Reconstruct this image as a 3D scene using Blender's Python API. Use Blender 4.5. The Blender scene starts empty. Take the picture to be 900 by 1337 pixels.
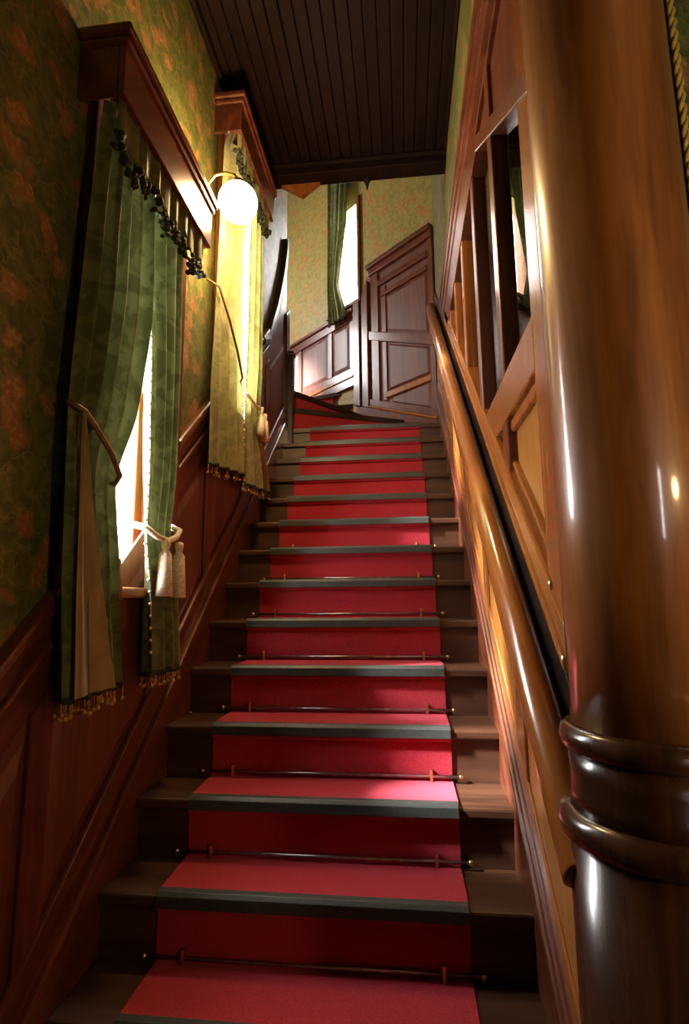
import bpy, bmesh, math, random
from mathutils import Matrix, Vector
random.seed(7)
S = bpy.context.scene
COL = S.collection

# ------------------------------------------------------------------ camera
CAM = Vector((0, 0, 1.5951))
FPX, PITCH, YAW, ROLL = 705.25, .15459008, -.10743268, -.00932445
fwd = Vector((math.sin(YAW)*math.cos(PITCH), math.cos(YAW)*math.cos(PITCH), math.sin(PITCH)))
r0 = fwd.cross(Vector((0, 0, 1))).normalized(); u0 = r0.cross(fwd)
rt = r0*math.cos(ROLL)+u0*math.sin(ROLL); up = -r0*math.sin(ROLL)+u0*math.cos(ROLL)
cd = bpy.data.cameras.new('camera'); cam = bpy.data.objects.new('camera', cd); COL.objects.link(cam)
cd.sensor_fit = 'VERTICAL'; cd.sensor_height = 36; cd.lens = FPX/1337*36; cd.clip_start = .02
M = Matrix((rt, up, -fwd)).transposed().to_4x4(); M.translation = CAM; cam.matrix_world = M
S.camera = cam

# ------------------------------------------------------------------ sky and exposure
W = bpy.data.worlds.new('sky'); S.world = W; W.use_nodes = True
SKY = 52.0
bg = W.node_tree.nodes['Background']; bg.inputs[0].default_value = (1.0, .97, .94, 1); bg.inputs[1].default_value = SKY
S.view_settings.view_transform = 'Standard'; S.view_settings.look = 'None'
S.view_settings.exposure = -0.12; S.view_settings.gamma = 1.0; S.view_settings.use_curve_mapping = False
S.cycles.use_denoising = True
S.cycles.max_bounces = 7; S.cycles.diffuse_bounces = 4; S.cycles.glossy_bounces = 3
S.cycles.transparent_max_bounces = 12; S.cycles.caustics_reflective = False; S.cycles.caustics_refractive = False
S.cycles.sample_clamp_indirect = 6.0

sd = bpy.data.lights.new('sun', 'SUN'); sd.energy = 75.0; sd.angle = math.radians(11); sd.color = (1, .95, .93)
sun = bpy.data.objects.new('sun', sd); COL.objects.link(sun); sun.location = (-4, -1, 6)
sun.rotation_euler = Vector((.76, .24, -.60)).to_track_quat('-Z', 'Y').to_euler()

def portal(name, loc, normal, w, h):
    l = bpy.data.lights.new(name, 'AREA'); l.shape = 'RECTANGLE'; l.size = w; l.size_y = h; l.cycles.is_portal = True
    o = bpy.data.objects.new(name, l); COL.objects.link(o); o.location = loc
    o.rotation_euler = Vector(normal).to_track_quat('-Z', 'Y').to_euler()
    return o

# ------------------------------------------------------------------ materials
def lin(c): return tuple(((v/12.92) if v <= .04045 else ((v+.055)/1.055)**2.4) for v in c)
def new_mat(name):
    m = bpy.data.materials.new(name); m.use_nodes = True
    nt = m.node_tree; return m, nt, nt.nodes['Principled BSDF']
def N(nt, t, **kw):
    n = nt.nodes.new(t)
    for k, v in kw.items(): setattr(n, k, v)
    return n
def ramp(nt, fac, stops):
    r = N(nt, 'ShaderNodeValToRGB'); e = r.color_ramp.elements
    while len(e) < len(stops): e.new(.5)
    for i, (p, c) in enumerate(stops): e[i].position = p; e[i].color = (*c, 1)
    nt.links.new(fac, r.inputs[0]); return r.outputs[0]
def wood(name, dark, light, axis='Z', rough=.28, coat=.4, scale=1.0, bump=.04, rake=False, coatr=.14, spec=.5):
    m, nt, b = new_mat(name); L = nt.links
    tc = N(nt, 'ShaderNodeTexCoord'); mp = N(nt, 'ShaderNodeMapping')
    s = {'X': (1.2, 14, 14), 'Y': (14, 1.2, 14), 'Z': (14, 14, 1.2), 'R': (14, 5, 5)}[axis]
    mp.inputs['Scale'].default_value = tuple(v*scale for v in s)
    rot = N(nt, 'ShaderNodeMapping'); rot.inputs['Rotation'].default_value = (-.71 if rake else 0, 0, 0)
    L.new(tc.outputs['Object'], rot.inputs[0]); L.new(rot.outputs[0], mp.inputs[0])
    n1 = N(nt, 'ShaderNodeTexNoise'); n1.inputs['Scale'].default_value = 1.6; n1.inputs['Detail'].default_value = 6; n1.inputs['Distortion'].default_value = .8
    n2 = N(nt, 'ShaderNodeTexNoise'); n2.inputs['Scale'].default_value = 9; n2.inputs['Detail'].default_value = 4
    L.new(mp.outputs[0], n1.inputs[0]); L.new(mp.outputs[0], n2.inputs[0])
    mx = N(nt, 'ShaderNodeMath', operation='MULTIPLY_ADD'); mx.inputs[1].default_value = .3
    L.new(n2.outputs[0], mx.inputs[0]); L.new(n1.outputs[0], mx.inputs[2])
    c = ramp(nt, mx.outputs[0], [(.42, dark), (.85, light)])
    L.new(c, b.inputs['Base Color'])
    b.inputs['Roughness'].default_value = rough
    b.inputs['Specular IOR Level'].default_value = spec
    b.inputs['Coat Weight'].default_value = coat; b.inputs['Coat Roughness'].default_value = coatr
    bp = N(nt, 'ShaderNodeBump'); bp.inputs['Strength'].default_value = bump; bp.inputs['Distance'].default_value = .01
    L.new(mx.outputs[0], bp.inputs['Height']); L.new(bp.outputs[0], b.inputs['Normal'])
    return m
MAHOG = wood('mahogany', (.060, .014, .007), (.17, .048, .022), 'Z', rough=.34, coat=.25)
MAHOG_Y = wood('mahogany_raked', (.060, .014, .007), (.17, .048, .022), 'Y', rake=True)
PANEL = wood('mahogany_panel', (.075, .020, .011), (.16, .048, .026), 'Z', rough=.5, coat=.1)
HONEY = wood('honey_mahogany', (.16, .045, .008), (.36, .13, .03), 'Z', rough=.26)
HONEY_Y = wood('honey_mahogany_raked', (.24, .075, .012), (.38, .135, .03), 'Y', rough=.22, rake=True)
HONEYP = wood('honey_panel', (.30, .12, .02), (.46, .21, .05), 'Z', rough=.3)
DARK = wood('ebonised_wood', (.006, .004, .004), (.02, .012, .010), 'Z', rough=.3)
TREAD = wood('stair_tread_wood', (.030, .012, .006), (.085, .036, .017), 'X', rough=.42, coat=.15)
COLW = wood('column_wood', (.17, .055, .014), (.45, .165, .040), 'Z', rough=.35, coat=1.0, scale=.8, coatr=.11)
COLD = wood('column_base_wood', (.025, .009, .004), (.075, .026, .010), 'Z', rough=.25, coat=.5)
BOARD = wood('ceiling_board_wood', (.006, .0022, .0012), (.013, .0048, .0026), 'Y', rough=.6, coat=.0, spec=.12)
SASH = wood('window_sash_wood', (.20, .075, .02), (.36, .15, .045), 'Z', rough=.35)

def simple(name, col, rough=.5, metal=0.0, **kw):
    m, nt, b = new_mat(name)
    n = N(nt, 'ShaderNodeTexNoise'); n.inputs['Scale'].default_value = kw.get('ns', 40); n.inputs['Detail'].default_value = 4
    tc = N(nt, 'ShaderNodeTexCoord'); nt.links.new(tc.outputs['Object'], n.inputs[0])
    v = kw.get('var', .25)
    c = ramp(nt, n.outputs[0], [(.3, tuple(x*(1-v) for x in col)), (.7, tuple(x*(1+v) for x in col))])
    nt.links.new(c, b.inputs['Base Color'])
    b.inputs['Roughness'].default_value = rough; b.inputs['Metallic'].default_value = metal
    return m
BRASS = simple('aged_brass', (.75, .52, .22), .28, 1.0)
IRON = simple('dark_steel_rod', (.30, .30, .30), .3, 1.0)
RUBBER = simple('grey_rubber_nosing', (.040, .048, .044), .45, ns=90)
ROPE = simple('gold_rope', (.62, .40, .07), .6, ns=120)
CREAM = simple('cream_silk', (.78, .72, .60), .6, ns=120)
CORD = simple('brown_gold_cord', (.22, .12, .05), .6, ns=120)
BEAD = simple('gold_beads', (.50, .28, .08), .35, ns=120)
PLASTER = simple('plain_plaster', (.35, .30, .22), .9)

def wallpaper(name, bg1, bg2, f1, f2, cell=9.0):
    m, nt, b = new_mat(name); L = nt.links
    tc = N(nt, 'ShaderNodeTexCoord')
    warp = N(nt, 'ShaderNodeTexNoise'); warp.inputs['Scale'].default_value = 14; warp.inputs['Detail'].default_value = 3
    L.new(tc.outputs['Object'], warp.inputs[0])
    add = N(nt, 'ShaderNodeMixRGB', blend_type='LINEAR_LIGHT'); add.inputs[0].default_value = .06
    L.new(tc.outputs['Object'], add.inputs[1]); L.new(warp.outputs['Color'], add.inputs[2])
    vo = N(nt, 'ShaderNodeTexVoronoi'); vo.inputs['Scale'].default_value = cell
    L.new(add.outputs[0], vo.inputs['Vector'])
    petals = N(nt, 'ShaderNodeTexVoronoi'); petals.inputs['Scale'].default_value = cell*4.5
    L.new(add.outputs[0], petals.inputs['Vector'])
    vines = N(nt, 'ShaderNodeTexNoise'); vines.inputs['Scale'].default_value = 22; vines.inputs['Detail'].default_value = 2
    L.new(add.outputs[0], vines.inputs[0])
    # ground with leaf mottling
    g = ramp(nt, vines.outputs[0], [(.40, bg1), (.58, bg2)])
    fl = ramp(nt, petals.outputs['Distance'], [(.05, f2), (.55, f1)])
    msk = ramp(nt, vo.outputs['Distance'], [(.30, (1, 1, 1)), (.42, (0, 0, 0))])
    rnd = N(nt, 'ShaderNodeMath', operation='GREATER_THAN'); rnd.inputs[1].default_value = .25
    sep = N(nt, 'ShaderNodeSeparateColor'); L.new(vo.outputs['Color'], sep.inputs[0]); L.new(sep.outputs[0], rnd.inputs[0])
    mul = N(nt, 'ShaderNodeMath', operation='MULTIPLY'); L.new(msk, mul.inputs[0]); L.new(rnd.outputs[0], mul.inputs[1])
    mix = N(nt, 'ShaderNodeMixRGB'); L.new(mul.outputs[0], mix.inputs[0]); L.new(g, mix.inputs[1]); L.new(fl, mix.inputs[2])
    # thin golden stems
    st = N(nt, 'ShaderNodeTexVoronoi', feature='DISTANCE_TO_EDGE'); st.inputs['Scale'].default_value = cell*1.15
    L.new(add.outputs[0], st.inputs['Vector'])
    sm = ramp(nt, st.outputs['Distance'], [(.012, (.55, .55, .55)), (.035, (0, 0, 0))])
    mix2 = N(nt, 'ShaderNodeMixRGB'); L.new(sm, mix2.inputs[0]); L.new(mix.outputs[0], mix2.inputs[1]); mix2.inputs[2].default_value = (*[.5*a+.5*c for a, c in zip(f2, bg2)], 1)
    L.new(mix2.outputs[0], b.inputs['Base Color'])
    b.inputs['Roughness'].default_value = .55
    bp = N(nt, 'ShaderNodeBump'); bp.inputs['Strength'].default_value = .15; bp.inputs['Distance'].default_value = .004
    L.new(mul.outputs[0], bp.inputs['Height']); L.new(bp.outputs[0], b.inputs['Normal'])
    return m
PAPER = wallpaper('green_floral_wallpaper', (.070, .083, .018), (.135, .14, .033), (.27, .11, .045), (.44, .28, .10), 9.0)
PAPER2 = wallpaper('lit_floral_wallpaper', (.23, .185, .045), (.31, .25, .07), (.34, .15, .04), (.48, .30, .08), 7.0)  # same floral paper, with the landing's light put into its colour

def carpet(name, col):
    m, nt, b = new_mat(name); L = nt.links
    tc = N(nt, 'ShaderNodeTexCoord'); n = N(nt, 'ShaderNodeTexNoise'); n.inputs['Scale'].default_value = 260; n.inputs['Detail'].default_value = 2
    L.new(tc.outputs['Object'], n.inputs[0])
    c = ramp(nt, n.outputs[0], [(.3, tuple(v*.6 for v in col)), (.7, tuple(v*1.3 for v in col))])
    L.new(c, b.inputs['Base Color']); b.inputs['Roughness'].default_value = .95
    b.inputs['Sheen Weight'].default_value = .5; b.inputs['Sheen Tint'].default_value = (1, .25, .40, 1)
    bp = N(nt, 'ShaderNodeBump'); bp.inputs['Strength'].default_value = .5; bp.inputs['Distance'].default_value = .004
    L.new(n.outputs[0], bp.inputs['Height']); L.new(bp.outputs[0], b.inputs['Normal'])
    return m
RED = carpet('crimson_carpet', (.38, .018, .034))

def velvet(name, c1, c2, trans=.35, cell=11):
    m, nt, b = new_mat(name); L = nt.links
    tc = N(nt, 'ShaderNodeTexCoord'); n = N(nt, 'ShaderNodeTexNoise'); n.inputs['Scale'].default_value = cell; n.inputs['Detail'].default_value = 3; n.inputs['Distortion'].default_value = 1.6
    L.new(tc.outputs['Object'], n.inputs[0])
    c = ramp(nt, n.outputs[0], [(.46, c1), (.54, c2)])
    L.new(c, b.inputs['Base Color']); b.inputs['Roughness'].default_value = .7
    b.inputs['Sheen Weight'].default_value = .35
    t = N(nt, 'ShaderNodeBsdfTranslucent'); L.new(c, t.inputs[0])
    mx = N(nt, 'ShaderNodeMixShader'); mx.inputs[0].default_value = trans
    L.new(b.outputs[0], mx.inputs[1]); L.new(t.outputs[0], mx.inputs[2])
    L.new(mx.outputs[0], nt.nodes['Material Output'].inputs[0])
    return m
VELVET = velvet('green_damask', (.075, .092, .026), (.135, .158, .052), .028)
VELVET2 = velvet('lit_green_damask', (.20, .20, .055), (.28, .27, .085), .13)  # same damask, with the lamp's yellow glow put into its colour
LINING = velvet('khaki_lining', (.26, .20, .09), (.32, .25, .11), .2, 4)
FRINGE = simple('dark_fringe', (.02, .022, .012), .8, ns=150, var=.6)

def glass(name, refl_ior=1.5):
    m, nt, b = new_mat(name); L = nt.links
    t = N(nt, 'ShaderNodeBsdfTransparent'); g = N(nt, 'ShaderNodeBsdfGlossy'); g.inputs['Roughness'].default_value = .01
    f = N(nt, 'ShaderNodeFresnel'); f.inputs[0].default_value = refl_ior
    ge = N(nt, 'ShaderNodeNewGeometry'); sb = N(nt, 'ShaderNodeMath', operation='SUBTRACT'); sb.inputs[0].default_value = 1.0; L.new(ge.outputs['Backfacing'], sb.inputs[1])
    ml = N(nt, 'ShaderNodeMath', operation='MULTIPLY'); L.new(f.outputs[0], ml.inputs[0]); L.new(sb.outputs[0], ml.inputs[1])
    mx = N(nt, 'ShaderNodeMixShader'); L.new(ml.outputs[0], mx.inputs[0]); L.new(t.outputs[0], mx.inputs[1]); L.new(g.outputs[0], mx.inputs[2])
    L.new(mx.outputs[0], nt.nodes['Material Output'].inputs[0]); return m
GLASS = glass('window_glass', 1.3)
PGLASS = glass('partition_glass', 1.65)
m, nt, b = new_mat('lit_opal_globe'); b.inputs['Base Color'].default_value = (1, .9, .75, 1)
b.inputs['Emission Color'].default_value = (1, .66, .30, 1); b.inputs['Emission Strength'].default_value = 230.0
GLOBE = m
m2 = m.copy(); m2.name = 'added_lamp_globe'; m2.node_tree.nodes['Principled BSDF'].inputs['Emission Strength'].default_value = 75.0; GLOBE2 = m2

# ------------------------------------------------------------------ helpers
def tag(o, label=None, cat=None, group=None, kind=None):
    if label: o['label'] = label
    if cat: o['category'] = cat
    if group: o['group'] = group
    if kind: o['kind'] = kind
    return o
def empty(name, loc, label=None, cat=None, group=None, kind=None):
    o = bpy.data.objects.new(name, None); COL.objects.link(o); o.location = loc; o.empty_display_size = .1
    bpy.context.view_layer.update()
    return tag(o, label, cat, group, kind)
def obj(name, bm, mat, parent=None, bevel=0.0, smooth=False, xf=None):
    """bm is in world space (or in the space of xf); the mesh is stored relative to the parent's base."""
    bmesh.ops.recalc_face_normals(bm, faces=bm.faces)
    me = bpy.data.meshes.new(name)
    if xf is not None: bm.transform(xf)
    o = bpy.data.objects.new(name, me); COL.objects.link(o)
    if parent:
        o.parent = parent
        w = Matrix.Identity(4); p = parent
        off = Vector((0, 0, 0))
        while p: off += p.location; p = p.parent
        bm.transform(Matrix.Translation(-off))
    bm.to_mesh(me); bm.free()
    me.materials.append(mat)
    if smooth: me.polygons.foreach_set('use_smooth', [True]*len(me.polygons))
    if bevel:
        md = o.modifiers.new('bevel', 'BEVEL'); md.width = bevel; md.segments = 2; md.limit_method = 'ANGLE'; md.angle_limit = .6
    return o
def BM(): return bmesh.new()
def box(bm, x0, x1, y0, y1, z0, z1):
    v = [bm.verts.new(p) for p in [(x0,y0,z0),(x1,y0,z0),(x1,y1,z0),(x0,y1,z0),(x0,y0,z1),(x1,y0,z1),(x1,y1,z1),(x0,y1,z1)]]
    for f in [(0,1,2,3),(4,5,6,7),(0,1,5,4),(1,2,6,5),(2,3,7,6),(3,0,4,7)]: bm.faces.new([v[i] for i in f])
    return bm
def prism(bm, pts, vec):
    vec = Vector(vec); a = [bm.verts.new(p) for p in pts]; c = [bm.verts.new(Vector(p)+vec) for p in pts]
    bm.faces.new(a); bm.faces.new(c); n = len(a)
    for i in range(n): bm.faces.new([a[i], a[(i+1) % n], c[(i+1) % n], c[i]])
    return bm
def frustum(bm, outer, inner):
    a = [bm.verts.new(p) for p in outer]; c = [bm.verts.new(p) for p in inner]; n = len(a)
    bm.faces.new(a); bm.faces.new(c)
    for i in range(n): bm.faces.new([a[i], a[(i+1) % n], c[(i+1) % n], c[i]])
    return bm
def lathe(bm, prof, c, seg=48, axis='Z'):
    """prof: list of (radius, height)"""
    rings = []
    for r, h in prof:
        if r < 1e-6: rings.append([bm.verts.new((c[0], c[1], c[2]+h))]); continue
        rings.append([bm.verts.new((c[0]+r*math.cos(2*math.pi*i/seg), c[1]+r*math.sin(2*math.pi*i/seg), c[2]+h)) for i in range(seg)])
    for a, d in zip(rings[:-1], rings[1:]):
        for i in range(seg):
            j = (i+1) % seg
            q = [a[i % len(a)], a[j % len(a)], d[j % len(d)], d[i % len(d)]]
            u = []
            for v in q:
                if v not in u: u.append(v)
            if len(u) > 2: bm.faces.new(u)
    for rg in (rings[0], rings[-1]):
        if len(rg) > 2: bm.faces.new(rg)
    return bm
def tube(bm, pts, r, seg=8, closed=False):
    pts = [Vector(p) for p in pts]; rings = []
    ref = None
    for i, p in enumerate(pts):
        t = (pts[min(i+1, len(pts)-1)]-pts[max(i-1, 0)]).normalized()
        if ref is None: ref = t.orthogonal().normalized()
        a = (ref-t*ref.dot(t)).normalized(); ref = a; c = t.cross(a)
        rr = r[i] if isinstance(r, (list, tuple)) else r
        rings.append([bm.verts.new(p+(a*math.cos(2*math.pi*k/seg)+c*math.sin(2*math.pi*k/seg))*rr) for k in range(seg)])
    for A, B in zip(rings[:-1], rings[1:]):
        for k in range(seg): bm.faces.new([A[k], A[(k+1) % seg], B[(k+1) % seg], B[k]])
    bm.faces.new(rings[0]); bm.faces.new(rings[-1]); return bm
def sweep(bm, prof, path, frame):
    """prof: list of 2D; path: list of points; frame(i)->(a,b) vectors"""
    rings = []
    for i, p in enumerate(path):
        a, c = frame(i); rings.append([bm.verts.new(Vector(p)+Vector(a)*u+Vector(c)*v) for u, v in prof])
    n = len(prof)
    for A, B in zip(rings[:-1], rings[1:]):
        for k in range(n): bm.faces.new([A[k], A[(k+1) % n], B[(k+1) % n], B[k]])
    bm.faces.new(rings[0]); bm.faces.new(rings[-1]); return bm
def wall_grid(us, vs, holes, place, vec):
    """a wall sheet with rectangular openings, cells shared, extruded by vec"""
    bm = BM(); V = {}
    def v(i, j):
        if (i, j) not in V: V[i, j] = bm.verts.new(place(us[i], vs[j]))
        return V[i, j]
    fs = []
    for i in range(len(us)-1):
        for j in range(len(vs)-1):
            cu, cv = (us[i]+us[i+1])/2, (vs[j]+vs[j+1])/2
            if any(a < cu < b and c < cv < d for a, b, c, d in holes): continue
            fs.append(bm.faces.new([v(i, j), v(i+1, j), v(i+1, j+1), v(i, j+1)]))
    r = bmesh.ops.extrude_face_region(bm, geom=fs)
    bmesh.ops.translate(bm, vec=Vector(vec), verts=[g for g in r['geom'] if isinstance(g, bmesh.types.BMVert)])
    return bm

# ------------------------------------------------------------------ stair geometry
RUN, RISE = .216, .1855
def nY(k): return 1.433+RUN*k
def nZ(k): return .5565+RISE*k
SL = RISE/RUN
def zn(y): return .5565+(y-1.433)*SL
XL, XR = -.95, .345            # wall faces
CZ = 4.46                      # lower ceiling
TOPZ = 6.7
WA = Vector((.345, 4.495, 0)); WD = Vector((-.7283, .6853, 0)); WN = Vector((-.6853, -.7283, 0))   # oblique wall: origin, direction, inward normal
OX = Matrix((( WD.x, WN.x, 0, WA.x), (WD.y, WN.y, 0, WA.y), (0, 0, 1, 0), (0, 0, 0, 1)))           # local (s, depth into room, z)
def WP(s, d, z): return WA+WD*s+WN*d+Vector((0, 0, z))

# ------------------------------------------------------------------ the shell
W1 = (1.46, 2.03, 1.63, 3.15); W2 = (2.58, 3.14, 2.60, 4.12)
WB = (-1.75, -1.15, .9, 2.7)
us = sorted({-2.6, 1.46, 2.03, 2.58, 3.14, 4.27}); vs = sorted({-.1, 1.63, 3.15, 2.60, 4.12, TOPZ})
o = obj('wall_left', wall_grid(us, vs, [W1, W2], lambda u, v: (XL, u, v), (-.16, 0, 0)), PAPER)
tag(o, 'green floral papered wall with two curtained windows, left of the stairs', 'wall', kind='structure')
# floor
o = obj('floor', box(BM(), -1.11, 2.4, -2.8, 5.2, -.12, 0), TREAD); tag(o, 'dark wooden hall floor at the foot of the stairs', 'floor', kind='structure')
# right wall pieces
bm = BM()   # raked dado wall below the partition, and the papered wall above and beyond it, one sheet
y0, y1, ye = 1.10, 3.60, 4.56
CB = 3.66
prism(bm, [(XR, y0, 0), (XR, ye, 0), (XR, ye, TOPZ), (XR, y0, TOPZ), (XR, y0, CB), (XR, y1+.17, CB), (XR, y1+.0, zn(y1)+1.02), (XR, y0, zn(y0)+1.02)], (.16, 0, 0))
o = obj('wall_right', bm, PAPER); tag(o, 'papered wall above the glazed partition, right of the stairs', 'wall', kind='structure')
# return wall behind the column, back wall, hall right wall
o = obj('wall_return', box(BM(), .50, 2.4, 1.22, 1.34, -.1, TOPZ), PAPER); tag(o, 'dark green papered wall behind the round column', 'wall', kind='structure')
o = obj('wall_back', wall_grid([-1.11, 1.20, 1.36, 2.4], [-.1, .5, 2.4, TOPZ], [(1.20, 1.36, .5, 2.4)], lambda u, v: (u, -2.6, v), (0, -.16, 0)), PAPER)
tag(o, 'hall wall behind the viewer with one narrow added window', 'wall', kind='structure')
o = obj('wall_light_block', box(BM(), .12, .74, -.66, -.54, -.1, CZ), PAPER); tag(o, 'short papered wall added behind the viewer to block light from the stairs', 'wall', kind='structure')  # added unseen wall, keeps the back window's light off the stairs
o = obj('wall_hall_side', box(BM(), 2.24, 2.4, -2.76, 5.2, -.1, TOPZ), PAPER); tag(o, 'far side wall of the hall, behind the partition', 'wall', kind='structure')
# room behind the partition is closed off
o = obj('wall_closet', box(BM(), .50, 2.4, 4.40, 4.5, -.1, TOPZ), PLASTER); tag(o, 'end wall of the dark room behind the glazed partition', 'wall', kind='structure')
o = obj('wall_understair', box(BM(), -1.11, .6, 4.62, 4.75, -.1, 2.9), PLASTER); tag(o, 'hidden wall closing off the space under the winders', 'wall', kind='structure')
o = obj('floor_landing', prism(BM(), [(-2.96, 4.1, 2.6), (-.9, 4.1, 2.6), (.6, 4.6, 2.6), (.2, 5.2, 2.6), (-2.96, 8.0, 2.6)], (0, 0, .1)), PLASTER); tag(o, 'floor structure beneath the upper landing', 'floor', kind='structure')
# oblique wall with the window
W3 = (1.0, 1.44, 4.62, 5.75)
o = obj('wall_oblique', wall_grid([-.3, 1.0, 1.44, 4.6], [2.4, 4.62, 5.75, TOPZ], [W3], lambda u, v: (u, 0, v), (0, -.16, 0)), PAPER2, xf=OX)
tag(o, 'slanting floral wall in lit-toned paper at the top of the stairs', 'wall', kind='structure')
W5 = (5.05, 5.55, 4.65, 5.6)
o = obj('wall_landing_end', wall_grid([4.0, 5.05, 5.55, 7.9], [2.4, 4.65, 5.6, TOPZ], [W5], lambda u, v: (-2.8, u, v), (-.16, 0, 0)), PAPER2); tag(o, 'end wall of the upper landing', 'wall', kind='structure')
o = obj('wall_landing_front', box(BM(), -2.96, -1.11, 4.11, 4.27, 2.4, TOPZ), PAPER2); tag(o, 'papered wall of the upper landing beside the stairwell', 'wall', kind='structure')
# ceilings
ceil = empty('ceiling', (-.3, 1.0, CZ), 'dark tongue and groove board ceiling over the lower stairs', 'ceiling', kind='structure')
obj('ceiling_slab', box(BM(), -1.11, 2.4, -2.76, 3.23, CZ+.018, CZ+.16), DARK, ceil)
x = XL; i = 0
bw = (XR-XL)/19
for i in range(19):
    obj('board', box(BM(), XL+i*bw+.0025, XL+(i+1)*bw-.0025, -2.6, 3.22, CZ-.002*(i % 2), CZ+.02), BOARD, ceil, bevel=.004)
o = obj('ceiling_upper', prism(BM(), [(-2.96, 3.1, TOPZ), (.5, 3.1, TOPZ), (.5, 4.46, TOPZ), (-2.96, 7.72, TOPZ)], (0, 0, .12)), PLASTER); tag(o, 'plain ceiling high over the upper landing', 'ceiling', kind='structure')
o = obj('wall_over_header', box(BM(), XL-.1, XR+.1, 3.22, 3.285, CZ-.02, TOPZ), PAPER2); tag(o, 'papered wall above the dark header beam', 'wall', kind='structure')
o = obj('ceiling_side_room', box(BM(), .40, 2.4, 3.1, 4.6, CZ+.02, CZ+.16), PLASTER); tag(o, 'ceiling of the dark room behind the glazed partition', 'ceiling', kind='structure')
hd = empty('trim_header', (-.3, 3.25, 4.3), 'dark header beam where the board ceiling ends', 'beam', kind='structure')
obj('beam', box(BM(), XL, XR, 3.17, 3.29, 4.385, CZ), BOARD, hd, bevel=.006)
obj('beam_moulding', box(BM(), XL, XR, 3.145, 3.175, 4.43, CZ), BOARD, hd, bevel=.012)
# drops under the header: a broad pointed board and a turned point
obj('pointed_drop', prism(BM(), [(-.79, 3.255, 4.40), (-.48, 3.255, 4.40), (-.62, 3.255, 4.290)], (0, .033, 0)), HONEY, hd)
obj('turned_drop', lathe(BM(), [(.0, -.075), (.006, -.06), (.014, -.02), (.022, -.005), (.026, .02)], (-.178, 3.268, 4.372), 16), DARK, hd, smooth=True)
# crown strips along ceiling edges
o = obj('trim_crown_left', box(BM(), XL, XL+.03, -2.6, 3.2, CZ-.05, CZ-.003), BOARD, bevel=.01); tag(o, 'thin dark crown strip where the green wall meets the ceiling', 'trim', kind='structure')
o = obj('trim_crown_right', box(BM(), XR-.02, XR, 1.1, 3.17, CZ-.035, CZ-.003), BOARD, bevel=.008); tag(o, 'thin dark crown strip above the glazed partition', 'trim', kind='structure')

# ------------------------------------------------------------------ staircase
st = empty('staircase', (-.3, .8, 0), 'dark brown wooden staircase rising to winders under the red runner', 'staircase')
SX0 = XL+.028
def sx1(k): return XR-.002 if nY(k) > 1.15 else .262
for k in range(-2, 13):
    a, c = nY(k), nY(k+1)
    obj('tread', box(BM(), SX0, sx1(k), a, c+.034, nZ(k)-.034, nZ(k)), TREAD, st, bevel=.008)
    obj('riser', box(BM(), SX0, sx1(k), a+.024, a+.042, nZ(k-1), nZ(k)-.034), TREAD, st)
# winders
def ihit(p, q):   # where the line p->q meets the oblique wall face
    p = Vector((*p, 0)); q = Vector((*q, 0)); d = q-p; n = WN
    t = (WA-p).dot(n)/d.dot(n); return p+d*t
P13 = [Vector((SX0, nY(13), 0)), Vector((XR-.002, nY(13), 0))]
P14 = [Vector((SX0, 4.262, 0)), ihit((-.903, 4.26), (-.014, 4.704))]
P15 = [Vector((SX0, 4.345, 0)), ihit((-.936, 4.352), (-.331, 5.126))]
P16 = [Vector((-1.30, 5.36, 0)), WP(1.12, 0, 0)]
P17 = [Vector((-1.30, 5.62, 0)), WP(1.30, 0, 0)]
corner = Vector((XR-.002, 4.49, 0))
LINES = [P13, P14, P15, P16, P17]
def back(P, off):   # shift a nosing line towards the climbing side
    d = (P[1]-P[0]).normalized(); n = Vector((-d.y, d.x, 0)); return [p+n*off for p in P]
for i, P in enumerate(LINES):
    z = nZ(13+i)
    if i < 4:
        Q = back(LINES[i+1], .02)
        poly = [P[0], P[1]] + ([corner] if i == 0 else []) + [Q[1], Q[0]]
        if i == 2: poly += [Vector((-1.30, 4.28, 0)), Vector((SX0-.02, 4.28, 0))]
    else:
        poly = [P[0], P[1], WP(4.3, 0, 0), Vector((-2.79, 4.28, 0)), Vector((-1.30, 4.28, 0))]
    bm = prism(BM(), [(p.x, p.y, z-.034) for p in poly], (0, 0, .034)); obj('tread', bm, TREAD, st)
    b0 = back(P, .022); b1 = back(P, .04)
    bm = prism(BM(), [(p.x, p.y, nZ(12+i)) for p in (b0[0], b0[1], b1[1], b1[0])], (0, 0, RISE-.034)); obj('riser', bm, TREAD, st)

# ------------------------------------------------------------------ red runner
CX0, CX1 = -.738, .156
rn = empty('stair_runner', (-.29, .8, 0), 'crimson carpet runner laid up the middle of the stairs', 'carpet')
T = .008
path = [(nY(-2)+.024, nZ(-3)+.002)]
for k in range(-2, 13):
    path += [(nY(k)+.024, nZ(k)-.045), (nY(k)+.006, nZ(k)-.034), (nY(k), nZ(k)-.018), (nY(k)+.006, nZ(k)-.003), (nY(k)+.02, nZ(k)), (nY(k+1)+.016, nZ(k)), (nY(k+1)+.024, nZ(k)+.010)]
path += [(nY(13)+.024, nZ(13)-.045), (nY(13)+.004, nZ(13)-.034), (nY(13), nZ(13)-.012), (nY(13)+.01, nZ(13)+.0), (4.28, nZ(13))]
bm = BM(); rows = []
for i, (y, z) in enumerate(path):
    a = Vector(path[max(i-1, 0)]); c = Vector(path[min(i+1, len(path)-1)]); d = (c-a).normalized(); n = Vector((-d.y, d.x))
    e = 0.0012*math.sin(i*2.3)
    rows.append([bm.verts.new((CX0+e, y, z)), bm.verts.new((CX0+e, y+n.x*T, z+n.y*T)), bm.verts.new((CX1+e, y+n.x*T, z+n.y*T)), bm.verts.new((CX1+e, y, z))])
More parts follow.
